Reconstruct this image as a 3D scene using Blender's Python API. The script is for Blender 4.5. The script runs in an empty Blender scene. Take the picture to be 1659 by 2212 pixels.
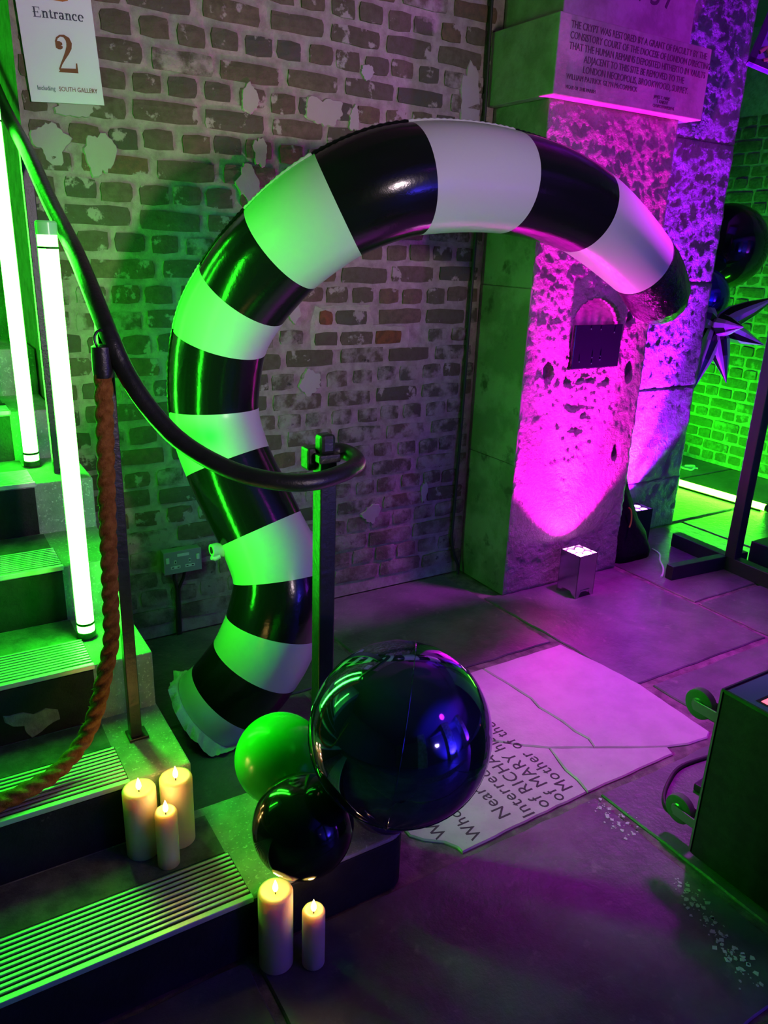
import bpy, bmesh, math, random
from mathutils import Vector, Matrix, noise
random.seed(7)
S = bpy.context.scene
COL = S.collection
R = math.radians

# ------------------------------------------------------------------ camera
def camera():
    yaw, pitch, roll = R(32.25), R(18.98), R(2.2)
    f0 = Vector((math.sin(yaw), math.cos(yaw), 0)); r0 = Vector((math.cos(yaw), -math.sin(yaw), 0)); u0 = Vector((0, 0, 1))
    f = f0 * math.cos(pitch) - u0 * math.sin(pitch)
    u = u0 * math.cos(pitch) + f0 * math.sin(pitch)
    r = r0 * math.cos(roll) + u * math.sin(roll)
    u2 = -r0 * math.sin(roll) + u * math.cos(roll)
    cd = bpy.data.cameras.new('camera'); o = bpy.data.objects.new('camera', cd); COL.objects.link(o)
    cd.sensor_fit = 'HORIZONTAL'; cd.sensor_width = 36; cd.lens = 36 * 1665 / 1659
    cd.clip_start = .02
    m = Matrix((r, u2, -f)).transposed().to_4x4(); m.translation = (0, -2.77, 1.5)
    o.matrix_world = m
    S.camera = o
camera()

# ------------------------------------------------------------------ world, lamps of the room, exposure
w = bpy.data.worlds.new('world'); S.world = w; w.use_nodes = True
w.node_tree.nodes['Background'].inputs[0].default_value = (.55, .45, .6, 1)
w.node_tree.nodes['Background'].inputs[1].default_value = .03
S.view_settings.view_transform = 'Standard'; S.view_settings.look = 'None'
S.view_settings.gamma = 1; S.view_settings.use_curve_mapping = False
S.view_settings.exposure = 0.0

def spot(name, loc, target, col, energy, size=70, blend=.6, radius=.05):
    l = bpy.data.lights.new(name, 'SPOT'); l.color = col; l.energy = energy
    l.spot_size = R(size); l.spot_blend = blend; l.shadow_soft_size = radius
    o = bpy.data.objects.new(name, l); COL.objects.link(o); o.location = loc
    d = Vector(target) - Vector(loc); o.rotation_euler = d.to_track_quat('-Z', 'Y').to_euler()
    return o
# lamps of the crypt behind and beside the viewer, plus an added green fill
spot('crypt_lamp_pink', (1.7, -6.3, 1.75), (.75, 0, 2.05), (1, .77, .84), 560, 36, 1, .2)
spot('ceiling_lamp_purple', (2.85, -1.0, 2.92), (2.2, -.92, 0), (.74, .01, 1), 520, 52, 1, .10)
spot('ceiling_lamp_magenta', (2.4, -4.2, 2.8), (1.6, -1.9, 0), (.85, .03, 1), 16, 66, 1, .2)
spot('ceiling_lamp_violet', (4.9, -3.2, 2.7), (2.95, -.3, 2.15), (.62, .008, 1), 420, 34, 1, .1)
spot('rear_pier_lamp_blue', (2.75, -4.85, .25), (2.85, -5.4, 2.0), (.05, .03, 1), 1500, 110, .5, .06)
spot('rear_pier_lamp_violet', (4.95, -4.45, .25), (5.05, -5.0, 2.0), (.24, .02, 1), 1200, 110, .5, .06)
spot('rear_wall_lamp_blue', (3.9, -5.6, .25), (4.0, -7.2, 1.4), (.05, .03, 1), 3800, 120, .5, .06)
spot('far_room_fill_green', (4.25, 1.15, .12), (5.25, .45, .75), (.015, 1, .004), 190, 100, .8, .1)  # unseen fill added to brighten the far brick wall, has no fixture

# ------------------------------------------------------------------ materials
MATS = {}
def M(name, c, rough=.6, metal=0, c2=None, scale=8, ramp=(.4, .6), bump=0, bscale=60, bdist=.01, spec=.5, c3=None, scale3=3, ramp3=(.55, .65),
      coat=0, emit=None, estr=0, rand=None, sss=0, sssr=(.03, .015, .006), trans=0, ior=1.45, ndet=8):
    m = bpy.data.materials.new(name); m.use_nodes = True
    nt = m.node_tree; b = nt.nodes['Principled BSDF']; L = nt.links.new
    def val(k, v): b.inputs[k].default_value = v
    val('Base Color', (*c, 1)); val('Roughness', rough); val('Metallic', metal); val('Specular IOR Level', spec); val('IOR', ior)
    if coat: val('Coat Weight', coat); val('Coat Roughness', .08)
    if emit: val('Emission Color', (*emit, 1)); val('Emission Strength', estr)
    if sss: val('Subsurface Weight', sss); val('Subsurface Radius', sssr); val('Subsurface Scale', 1)
    if trans: val('Transmission Weight', trans)
    geo = None
    def pos():
        nonlocal geo
        if geo is None: geo = nt.nodes.new('ShaderNodeNewGeometry')
        return geo.outputs['Position']
    def nz(sc, det=ndet, rgh=.6):
        n = nt.nodes.new('ShaderNodeTexNoise'); n.inputs['Scale'].default_value = sc; n.inputs['Detail'].default_value = det; n.inputs['Roughness'].default_value = rgh
        L(pos(), n.inputs['Vector']); return n.outputs['Fac']
    def rmp(sock, a, z):
        r = nt.nodes.new('ShaderNodeMapRange'); r.inputs[1].default_value = a; r.inputs[2].default_value = z; r.clamp = True
        L(sock, r.inputs[0]); return r.outputs[0]
    def mix(f, a, z):
        x = nt.nodes.new('ShaderNodeMix'); x.data_type = 'RGBA'
        L(f, x.inputs[0])
        if isinstance(a, tuple): x.inputs[6].default_value = (*a, 1)
        else: L(a, x.inputs[6])
        if isinstance(z, tuple): x.inputs[7].default_value = (*z, 1)
        else: L(z, x.inputs[7])
        return x.outputs[2]
    col = None
    if rand:
        oi = nt.nodes.new('ShaderNodeObjectInfo'); cr = nt.nodes.new('ShaderNodeValToRGB')
        cr.color_ramp.interpolation = 'LINEAR'
        e = cr.color_ramp.elements
        e[0].position = 0; e[0].color = (*rand[0], 1); e[1].position = 1; e[1].color = (*rand[-1], 1)
        for i, k in enumerate(rand[1:-1]):
            q = e.new((i + 1) / (len(rand) - 1)); q.color = (*k, 1)
        L(oi.outputs['Random'], cr.inputs[0]); col = cr.outputs[0]
    if c2: col = mix(rmp(nz(scale), *ramp), col if col is not None else c, c2)
    if c3: col = mix(rmp(nz(scale3), *ramp3), col if col is not None else c, c3)
    if col is not None: L(col, b.inputs['Base Color'])
    if bump:
        bn = nt.nodes.new('ShaderNodeBump'); bn.inputs['Strength'].default_value = bump; bn.inputs['Distance'].default_value = bdist
        L(nz(bscale, 6, .65), bn.inputs['Height']); L(bn.outputs[0], b.inputs['Normal'])
    MATS[name] = m
    return m

M('brick', (.16, .12, .08), .9, c2=(.10, .085, .05), scale=38, ramp=(.4, .7), rand=[(.155, .115, .075), (.12, .11, .07), (.17, .125, .09), (.08, .082, .066), (.155, .135, .085), (.19, .115, .065), (.11, .10, .075)],
  c3=(.40, .34, .30), scale3=11, ramp3=(.575, .615), bump=.8, bscale=90, bdist=.006, spec=.25)
M('brick_low', (.15, .115, .085), .92, c2=(.37, .31, .27), scale=9, ramp=(.42, .60), c3=(.06, .05, .04), scale3=26, ramp3=(.6, .7), bump=.9, bscale=60, bdist=.01, spec=.25)
M('brick_smeared', (.15, .115, .085), .92, rand=[(.15, .11, .075), (.11, .10, .07), (.16, .115, .085)], c2=(.38, .32, .28), scale=13, ramp=(.44, .58), c3=(.05, .045, .04), scale3=30, ramp3=(.62, .70), bump=.9, bscale=60, bdist=.01, spec=.25)
M('mortar', (.44, .37, .32), .95, c2=(.30, .25, .21), scale=24, ramp=(.4, .65), bump=.9, bscale=70, bdist=.008, spec=.2)
M('mortar_fresh', (.52, .44, .38), .95, c2=(.42, .35, .30), scale=30, bump=.6, bscale=80, spec=.2)
M('red_brick', (.24, .095, .04), .9, c2=(.14, .07, .035), scale=40, bump=.6, bscale=90, spec=.25)
M('plaster', (.43, .37, .35), .9, c2=(.42, .36, .33), scale=14, bump=.3, bscale=30, spec=.25)
M('far_brick', (.20, .17, .12), .9, c2=(.12, .10, .07), scale=30, rand=[(.20, .15, .1), (.14, .12, .08), (.24, .2, .14)], c3=(.3, .27, .2), scale3=10, ramp3=(.58, .66), bump=.8, bscale=70, spec=.25)
M('rough_stone', (.40, .36, .34), .40, c2=(.28, .25, .23), scale=6, c3=(.20, .16, .14), scale3=34, ramp3=(.72, .80), bump=1, bscale=62, bdist=.03, spec=.8)
M('smooth_stone', (.31, .30, .26), .75, c2=(.19, .20, .15), scale=4, ramp=(.44, .56), c3=(.10, .10, .08), scale3=9, ramp3=(.58, .68), bump=.35, bscale=40, spec=.3)
M('impost_stone', (.33, .32, .27), .7, c2=(.22, .22, .17), scale=9, bump=.3, bscale=50, spec=.35)
M('carving', (.07, .05, .06), .9)
M('slab', (.15, .135, .145), .34, c2=(.09, .08, .088), scale=5, c3=(.22, .19, .19), scale3=16, ramp3=(.6, .72), bump=.45, bscale=22, bdist=.012, spec=.5)
M('ledger', (.52, .47, .46), .30, c2=(.45, .40, .40), scale=10, c3=(.25, .22, .22), scale3=90, ramp3=(.68, .74), bump=.15, bscale=70, spec=.5)
M('floor_mortar', (.26, .22, .20), .95, c2=(.13, .11, .10), scale=18, bump=.9, bscale=60, spec=.2)
M('concrete', (.46, .45, .42), .75, c2=(.32, .315, .30), scale=12, c3=(.72, .70, .66), scale3=130, ramp3=(.58, .66), bump=.7, bscale=110, bdist=.006, spec=.4)  # fine pale specks paint the lit sparkle of the rough stone
M('tread', (.20, .20, .19), .75, c2=(.11, .11, .11), scale=20, bump=.7, bscale=140, bdist=.004, spec=.4)
M('riser_paint', (.022, .022, .022), .6, c2=(.012, .012, .012), scale=10, c3=(.10, .09, .085), scale3=20, ramp3=(.70, .74), bump=.4, bscale=30, spec=.35)
M('nosing_metal', (.75, .75, .75), .42, .6, bump=.1, bscale=200, spec=.5)
M('nosing_grip', (.03, .03, .03), .7)
M('chip', (.32, .29, .28), .95, c2=(.22, .2, .19), scale=40, bump=.9, bscale=60)
M('iron', (.012, .013, .013), .3, bump=.35, bscale=90, bdist=.004, spec=.6, c2=(.02, .02, .02), scale=20)
M('rope', (.36, .14, .035), .9, c2=(.22, .075, .015), scale=60, bump=.6, bscale=180, spec=.2)
M('rope_fuzz', (.42, .20, .05), .9)
M('pvc_white', (.54, .54, .56), .28, spec=.5, bump=.06, bscale=6, bdist=.02)
M('pvc_black', (.006, .006, .007), .16, spec=.55, bump=.10, bscale=8, bdist=.015)
M('skirt', (.66, .66, .66), .5, bump=.6, bscale=26, bdist=.02)
M('foil_black', (.006, .005, .008), .12, spec=.4, bump=.8, bscale=14, bdist=.03)
M('chrome_purple', (.14, .13, .38), .06, .95, spec=.6)
M('latex_green', (.03, .62, .05), .22, spec=.5, sss=.0)
M('latex_black', (.006, .007, .007), .1, spec=.6)
M('latex_blue', (.02, .012, .16), .12, spec=.6)
M('chrome_blue', (.05, .04, .35), .1, .8)
M('wax', (.82, .70, .48), .5, spec=.4, sss=.7, sssr=(.05, .022, .006))
M('flame', (1, .8, .4), .5, emit=(1, .62, .22), estr=9)
M('wick', (.02, .02, .02), .8)
M('tube_glow', (.2, 1, .2), .4, emit=(.022, 1, .016), estr=116)
M('tube_glow_far', (.2, 1, .2), .4, emit=(.05, 1, .01), estr=120)
M('tube_channel', (.4, .4, .4), .4, .7)
M('tube_cap', (.02, .02, .02), .35)
M('tube_clear', (.4, .8, .4), .25, emit=(.02, 1, .02), estr=.25)
M('paper', (.80, .79, .80), .6)
M('ink_slate', (.05, .055, .08), .7)
M('ink_brown', (.22, .075, .02), .7)
M('ink_teal', (.04, .13, .14), .7)
M('ink_orange', (.48, .16, .03), .7)
M('grey_metal', (.30, .31, .34), .45, .3, spec=.5)
M('socket_dark', (.012, .012, .012), .6)
M('socket_white', (.72, .72, .75), .4)
M('cable', (.02, .02, .018), .5)
M('cable_white', (.6, .6, .6), .5)
M('chrome', (.55, .55, .57), .16, 1)
M('lens_glow', (1, .3, 1), .3, emit=(1, .25, .95), estr=40)
M('lens_glow_blue', (.5, .2, 1), .3, emit=(.35, .1, 1), estr=14)
M('black_plastic', (.012, .012, .014), .4, spec=.5)
M('bag_cloth', (.008, .008, .009), .85, bump=.6, bscale=20, bdist=.02, spec=.2)
M('panel_glass', (.008, .006, .02), .08, spec=.6)
M('stand_paint', (.010, .011, .015), .42, spec=.45, bump=.1, bscale=40)
M('case_body', (.012, .014, .013), .5, c2=(.02, .022, .02), scale=40, bump=.3, bscale=180, bdist=.002, spec=.5)
M('case_top_lit', (.13, .12, .34), .3, spec=.5)  # violet light falling on the case top, put into its colour
M('case_edge', (.25, .26, .25), .35, .8)
M('wheel_rubber', (.10, .10, .10), .7)
M('display', (.3, .05, .08), .4, emit=(1, .12, .2), estr=2.2)
M('board', (.05, .03, .10), .3)
M('board_face', (.22, .12, .5), .4)
M('board_scroll', (.35, .18, .16), .6)
M('star_silver', (.55, .55, .57), .25, .5)
M('star_black', (.008, .008, .009), .14, spec=.6)
M('white_fleck', (.6, .6, .58), .8)
M('wall_dark', (.10, .09, .09), .9, bump=.5, bscale=20)
M('jamb_plaster', (.50, .50, .46), .85, c2=(.38, .38, .35), scale=5, bump=.4, bscale=25)

# ------------------------------------------------------------------ mesh helpers
WO = {}
class MB:
    def __init__(s): s.v = []; s.f = []
    def add(s, v, f):
        n = len(s.v); s.v += [tuple(p) for p in v]; s.f += [tuple(i + n for i in q) for q in f]; return s
    def box(s, x0, x1, y0, y1, z0, z1):
        return s.add([(x0, y0, z0), (x1, y0, z0), (x1, y1, z0), (x0, y1, z0), (x0, y0, z1), (x1, y0, z1), (x1, y1, z1), (x0, y1, z1)],
                     [(0, 3, 2, 1), (4, 5, 6, 7), (0, 1, 5, 4), (1, 2, 6, 5), (2, 3, 7, 6), (3, 0, 4, 7)])
    def bar(s, a, b, hw, hh, up=(0, 0, 1)):
        a = Vector(a); b = Vector(b); d = (b - a).normalized(); sd = d.cross(Vector(up)).normalized(); u = sd.cross(d)
        v = [p + sd * i * hw + u * j * hh for p in (a, b) for i, j in ((-1, -1), (1, -1), (1, 1), (-1, 1))]
        return s.add(v, [(0, 1, 2, 3), (7, 6, 5, 4), (0, 4, 5, 1), (1, 5, 6, 2), (2, 6, 7, 3), (3, 7, 4, 0)])
    def prism(s, poly, z0, z1):
        n = len(poly)
        v = [(x, y, z0) for x, y in poly] + [(x, y, z1) for x, y in poly]
        return s.add(v, [tuple(reversed(range(n))), tuple(range(n, 2 * n))] + [(i, (i + 1) % n, n + (i + 1) % n, n + i) for i in range(n)])
    def tube(s, pts, rad, seg=12, cap=True, frames=None, prof=None):
        pts = [Vector(p) for p in pts]; n = len(pts)
        if not isinstance(rad, (list, tuple)): rad = [rad] * n
        fr = frames or rmf(pts)
        v = []
        for i in range(n):
            t, a, b = fr[i]
            for k in range(seg):
                th = 2 * math.pi * k / seg
                q = rad[i] * (prof(i, th) if prof else 1)
                v.append(pts[i] + (a * math.cos(th) + b * math.sin(th)) * q)
        f = [(i * seg + k, i * seg + (k + 1) % seg, (i + 1) * seg + (k + 1) % seg, (i + 1) * seg + k) for i in range(n - 1) for k in range(seg)]
        if cap: f += [tuple(reversed(range(seg))), tuple(range((n - 1) * seg, n * seg))]
        return s.add(v, f)
    def lathe(s, prof, c=(0, 0, 0), seg=32, axis='z', cap=True):
        v = []
        for r, h in prof:
            for k in range(seg):
                th = 2 * math.pi * k / seg; x = r * math.cos(th); y = r * math.sin(th)
                p = {'z': (x, y, h), 'y': (x, h, -y), 'x': (h, x, y)}[axis]
                v.append((c[0] + p[0], c[1] + p[1], c[2] + p[2]))
        n = len(prof)
        f = [(i * seg + k, i * seg + (k + 1) % seg, (i + 1) * seg + (k + 1) % seg, (i + 1) * seg + k) for i in range(n - 1) for k in range(seg)]
        if cap: f += [tuple(reversed(range(seg))), tuple(range((n - 1) * seg, n * seg))]
        return s.add(v, f)
    def build(s, name, mat, parent=None, smooth=False, bevel=0, bseg=2, org=None, fix=True):
        off = Vector(org) if org is not None else (WO.get(parent.name, Vector()) if parent else Vector())
        me = bpy.data.meshes.new(name)
        me.from_pydata([tuple(Vector(p) - off) for p in s.v], [], s.f)
        bm = bmesh.new(); bm.from_mesh(me)
        if fix: bmesh.ops.recalc_face_normals(bm, faces=bm.faces)
        if bevel: bmesh.ops.bevel(bm, geom=bm.edges[:], offset=bevel, segments=bseg, profile=.5, affect='EDGES', clamp_overlap=True)
        bm.to_mesh(me); bm.free()
        if smooth:
            me.polygons.foreach_set('use_smooth', [True] * len(me.polygons))
            if smooth != 'all':
                try: me.set_sharp_from_angle(angle=R(40))
                except Exception: pass
        if mat: me.materials.append(MATS[mat])
        o = bpy.data.objects.new(name, me); COL.objects.link(o)
        if parent:
            o.parent = parent
            o.location = off - WO.get(parent.name, Vector())
        else: o.location = off
        WO[o.name] = off
        return o

def rmf(pts, up=None):
    n = len(pts); T = []
    for i in range(n):
        d = pts[min(i + 1, n - 1)] - pts[max(i - 1, 0)]
        T.append(d.normalized() if d.length > 1e-9 else Vector((0, 0, 1)))
    a = T[0].orthogonal().normalized() if up is None else (Vector(up) - T[0] * Vector(up).dot(T[0])).normalized()
    out = []
    for t in T:
        a = (a - t * a.dot(t)).normalized()
        out.append((t, a.copy(), t.cross(a)))
    return out

def cr(pts, n=12):
    P = [Vector(p) for p in pts]; out = []
    for i in range(len(P) - 1):
        p0 = P[max(i - 1, 0)]; p1 = P[i]; p2 = P[i + 1]; p3 = P[min(i + 2, len(P) - 1)]
        for k in range(n):
            t = k / n
            out.append(.5 * ((2 * p1) + (p2 - p0) * t + (2 * p0 - 5 * p1 + 4 * p2 - p3) * t * t + (3 * p1 - p0 - 3 * p2 + p3) * t ** 3))
    out.append(P[-1]); return out

def tag(o, label=None, cat=None, group=None, kind=None):
    if label: o['label'] = label
    if cat: o['category'] = cat
    if group: o['group'] = group
    if kind: o['kind'] = kind
    return o
def empty(name, loc, label, cat, group=None):
    o = bpy.data.objects.new(name, None); COL.objects.link(o); o.location = loc; o.empty_display_size = .05
    WO[o.name] = Vector(loc); return tag(o, label, cat, group)
def struct(o): o['kind'] = 'structure'; return o

def text_mb(txt, size, place, depth=.0006, shear=0, align='LEFT', space=1.0, sx=1.0):
    """built-in lettering turned into a thin solid; place(u, v, w) gives the world point"""
    cu = bpy.data.curves.new('lettering', 'FONT'); cu.body = txt; cu.size = size; cu.align_x = align; cu.shear = shear
    cu.space_character = space; cu.extrude = depth; cu.resolution_u = 3
    o = bpy.data.objects.new('lettering', cu); COL.objects.link(o)
    dg = bpy.context.evaluated_depsgraph_get()
    me = bpy.data.meshes.new_from_object(o.evaluated_get(dg))
    mb = MB(); mb.add([place(v.co.x * sx, v.co.y, v.co.z) for v in me.vertices], [tuple(p.vertices) for p in me.polygons])
    bpy.data.objects.remove(o); bpy.data.curves.remove(cu); bpy.data.meshes.remove(me)
    return mb

# ================================================================== SETTING
# ---- brick wall at the back (face at y = 0)
CZ, C0 = .0813, .054
wall = MB()
wall.box(.405, 3.765, .0045, .55, 0, 3.0)
wall_back = struct(wall.build('wall_back', 'mortar'))
def brick_mesh(length, h, var, depth=.05, mat='brick', name='brick'):
    rnd = random.Random(var * 31 + int(length * 1000))
    nx = 3 if length > .15 else 2
    xs = [-length / 2 + length * i / nx for i in range(nx + 1)]; zs = [-h / 2, -h / 5, h / 5, h / 2]; nz = 3
    mb = MB(); v = []; ids = {}
    e = .006
    for j, z in enumerate(zs):
        for i, x in enumerate(xs):
            edge = i in (0, nx) or j in (0, nz)
            jx = rnd.uniform(-1, 1) * (.003 if i in (0, nx) else .008); jz = rnd.uniform(-1, 1) * (.0025 if j in (0, nz) else .004)
            if i in (0, nx) and j in (0, nz): jx += (.0035 if i == 0 else -.0035); jz += (.003 if j == 0 else -.003)
            ids[i, j] = len(v); v.append((x + jx, rnd.uniform(-.002, .0) + (.001 if edge else -.002), z + jz))
    f = [(ids[i, j], ids[i + 1, j], ids[i + 1, j + 1], ids[i, j + 1]) for i in range(nx) for j in range(nz)]
    ring = [(i, 0) for i in range(nx + 1)] + [(nx, 1), (nx, 2)] + [(i, 3) for i in range(nx, -1, -1)] + [(0, 2), (0, 1)]
    base = len(v)
    for (i, j) in ring:
        p = v[ids[i, j]]; v.append((p[0], depth, p[2]))
    n = len(ring)
    for k in range(n):
        a = ids[ring[k]]; b2 = ids[ring[(k + 1) % n]]
        f.append((a, base + k, base + (k + 1) % n, b2))
    mb.add(v, f)
    me = bpy.data.meshes.new(name); me.from_pydata(mb.v, [], mb.f); me.materials.append(MATS[mat])
    me.polygons.foreach_set('use_smooth', [False] * len(me.polygons))
    return me
BM = {}
def bmesh_for(kind, mat='brick'):
    L = {'s': .222, 'h': .104, 'q': .16}[kind]; var = random.randrange(6); k = (kind, var, mat)
    if k not in BM: BM[k] = brick_mesh(L, .066, var, mat=mat)
    return BM[k]
def put_brick(me, loc, parent, rz=0, sx=1, sz=1, name='brick'):
    o = bpy.data.objects.new(name, me); COL.objects.link(o); o.parent = parent
    o.location = loc; o.rotation_euler = (random.uniform(-.01, .01) * (1 if rz == 0 else 0), random.uniform(-.014, .014), rz); o.scale = (sx, 1, sz)
    return o
special = {14: (1.385, 1.665), 13: (1.365, 1.835)}
low_v = MB(); nb = 0
for k in range(0, 36):
    zc = C0 + CZ * k + CZ / 2
    pitch = .2345 if k % 2 == 0 else .1172
    ph = (.792 if k % 4 == 0 else .681 + .05) if k % 2 == 0 else .735 + (.03 if k % 4 == 1 else .0)
    x = ph - math.ceil((ph - .405) / pitch) * pitch
    while x < 2.20:
        x0 = max(x, .405) + .004; x1 = min(x + pitch, 2.20) - .004
        wd = x1 - x0
        xc = (x0 + x1) / 2
        if wd > .05 and not (k in special and x1 > special[k][0] and x0 < special[k][1]):
            zj = zc + random.uniform(-.004, .004) + .004 * math.sin(xc * 5 + k)
            if k >= 4 and k < 30:
                me = bmesh_for('s' if wd > .17 else 'h', 'brick_smeared' if (k < 14 and xc > 1.15 and random.random() < .8) or random.random() < .08 else 'brick'); Lm = .222 if wd > .17 else .104
                put_brick(me, (xc + random.uniform(-.006, .006), random.uniform(-.003, .001), zj), wall_back, 0, (wd - .008) / Lm * random.uniform(.88, .98), random.uniform(.84, .98)); nb += 1
            else:
                me = bmesh_for('s' if wd > .17 else 'h'); Lm = .222 if wd > .17 else .104; q = (wd - .008) / Lm
                yo = random.uniform(-.004, .002)
                low_v.add([(xc + v.co.x * q, v.co.y + yo, zj + v.co.z) for v in me.vertices], [tuple(p.vertices) for p in me.polygons])
        x += pitch
tag(low_v.build('bricks_worn', 'brick_low', wall_back), kind='stuff')
# repointed patch: five bricks in fresh pale mortar
for (x0, x1, z0, z1, mt) in [(1.414, 1.469, 1.199, 1.256, 'red_brick'), (1.487, 1.625, 1.199, 1.256, 'brick'), (1.394, 1.492, 1.119, 1.172, 'brick'), (1.511, 1.656, 1.118, 1.172, 'brick'), (1.672, 1.795, 1.117, 1.172, 'red_brick')]:
    me = brick_mesh(x1 - x0, z1 - z0, random.randrange(99), mat=mt)
    put_brick(me, ((x0 + x1) / 2, -.006, (z0 + z1) / 2), wall_back)
def blob(poly, y0, y1, mat, name, parent, jit=.004, step=.02):
    pts = []
    for i in range(len(poly)):
        a = Vector(poly[i]); b = Vector(poly[(i + 1) % len(poly)]); n = max(1, int((b - a).length / step))
        for k in range(n):
            p = a.lerp(b, k / n); pts.append((p.x + random.uniform(-jit, jit), p.y + random.uniform(-jit, jit)))
    mb = MB(); n = len(pts); c = sum((Vector(p) for p in pts), Vector((0, 0))) / n
    v = [(p[0], y1, p[1]) for p in pts] + [(c.x + (p[0] - c.x) * .92, y0, c.y + (p[1] - c.y) * .92) for p in pts]
    v.append((c.x, y0, c.y))
    mb.add(v, [(n + i, n + (i + 1) % n, 2 * n) for i in range(n)] + [(i, (i + 1) % n, n + (i + 1) % n, n + i) for i in range(n)])
    return mb.build(name, mat, parent)
blob([(1.385, 1.10), (1.84, 1.095), (1.838, 1.185), (1.668, 1.198), (1.645, 1.275), (1.40, 1.272), (1.375, 1.19)], -.001, .004, 'mortar_fresh', 'fresh_pointing', wall_back)
for (x, z, rx, rz) in [(.627, 1.749, .05, .07), (1.141, 1.967, .035, .05), (1.426, 1.955, .085, .05), (2.075, 2.075, .058, .15), (1.127, 1.695, .045, .065), (1.376, .979, .055, .055), (.485, 1.77, .05, .07),
                      (1.676, .375, .06, .05), (1.30, 1.255, .03, .05), (1.60, 2.10, .03, .03), (1.96, .44, .02, .06), (1.55, 1.94, .025, .045), (1.175, 1.80, .028, .05), (.56, 1.87, .06, .03), (2.05, 1.9, .03, .08)]:
    poly = []
    for i in range(40):
        a = 2 * math.pi * i / 40
        q = .92 + .42 * noise.fractal(Vector((math.cos(a) * 1.3 + x * 9, math.sin(a) * 1.3 + z * 9, .5)), .8, 2.2, 4)
        poly.append((x + rx * q * math.cos(a), z + rz * q * math.sin(a)))
    blob(poly, -.0052, .003, 'plaster', 'plaster_patch', wall_back, .0012, .05)

# ---- stone wall beside the opening and the pier in front of it: rough dressed blocks
def rough_block(name, x0, x1, z0, z1, y, depth, mat, parent, res=.014, amp=.012, fn=None, side='y'):
    nx = max(2, int((x1 - x0) / res)); nz = max(2, int((z1 - z0) / res)); v = []; f = []
    for j in range(nz + 1):
        for i in range(nx + 1):
            u = x0 + (x1 - x0) * i / nx; z = z0 + (z1 - z0) * j / nz
            d = noise.fractal(Vector((u * 17, z * 17, y * 3 + 1.7)), .8, 2.1, 4) * amp + noise.noise(Vector((u * 6, z * 6, 9))) * amp * .5 + noise.noise(Vector(((u + z) * 62, (u - z) * 30, y))) * amp * .75
            e = min(u - x0, x1 - u, z - z0, z1 - z)
            d += max(0, 1 - e / .012) * .004
            if fn: d += fn(u, z)
            v.append((u, y + d, z))
    W = nx + 1
    f = [(j * W + i, j * W + i + 1, (j + 1) * W + i + 1, (j + 1) * W + i) for j in range(nz) for i in range(nx)]
    ring = [i for i in range(W)] + [j * W + nx for j in range(1, nz + 1)] + [nz * W + i for i in range(nx - 1, -1, -1)] + [j * W for j in range(nz - 1, 0, -1)]
    b = len(v)
    for r_ in ring: v.append((v[r_][0], y + depth, v[r_][2]))
    n = len(ring)
    f += [(ring[k], b + k, b + (k + 1) % n, ring[(k + 1) % n]) for k in range(n)] + [tuple(b + k for k in range(n))]
    mb = MB().add(v, f)
    return mb.build(name, mat, parent, smooth='all', fix=True)
zz = [0, .30, .83, 1.38, 2.05, 2.98]
for a, b in zip(zz[:-1], zz[1:]):
    rough_block('stone_block', 2.93, 3.765 + random.uniform(-.012, .012), a + .002, b - .002, -.014, .05, 'rough_stone', wall_back, res=.0105, amp=.0045)

wall_pier = bpy.data.objects.new('wall_pier', None); COL.objects.link(wall_pier); struct(wall_pier)
def niche(u, z):
    d = 0
    # arched recess behind the dark panel
    if 2.455 < u < 2.735 and 1.03 < z < 1.32:
        top = 1.205 + math.sqrt(max(0, 1 - ((u - 2.595) / .14) ** 2)) * .115
        if z < top: d += .085
    for (hx, hz, r_) in [(2.341, 1.02, .028), (2.846, 1.0, .030), (2.831, .62, .026), (2.80, 1.235, .02)]:
        q = math.hypot((u - hx), (z - hz) * .6)
        if q < r_: d += .05 * (1 - (q / r_) ** 3)
    # exposed rubble down the middle
    q = max(0, 1 - abs(u - 2.56) / .2) * (1 if .45 < z < 1.0 or 1.33 < z < 1.7 else 0)
    d += q * .010 * noise.fractal(Vector((u * 14, z * 26, 7)), .8, 2.2, 4)
    return d
rough_block('shaft_face', 2.205, 2.937, .0, 2.06, -.33, .04, 'rough_stone', wall_pier, res=.0075, amp=.0045, fn=niche)
MB().box(2.212, 2.93, -.296, .0, 0, 2.055).build('shaft_core', 'smooth_stone', wall_pier)
MB().box(2.203, 2.213, -.327, .0, 0, .62).build('side_stone', 'smooth_stone', wall_pier, bevel=.003)
MB().box(2.202, 2.213, -.327, .0, .622, 1.36).build('side_stone', 'smooth_stone', wall_pier, bevel=.003)
MB().box(2.204, 2.213, -.327, .0, 1.362, 2.05).build('side_stone', 'smooth_stone', wall_pier, bevel=.003)
imp = MB().box(2.165, 3.01, -.385, .0, 2.05, 2.315).build('impost', 'impost_stone', wall_pier, bevel=.004)
MB().box(2.222, 2.93, -.335, .0, 2.315, 2.995).build('upper_block', 'impost_stone', wall_pier, bevel=.004)
def plq(x, z, y=-.3852):
    return lambda u, v, w_: (x + u, y - w_, z + v)
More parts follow.
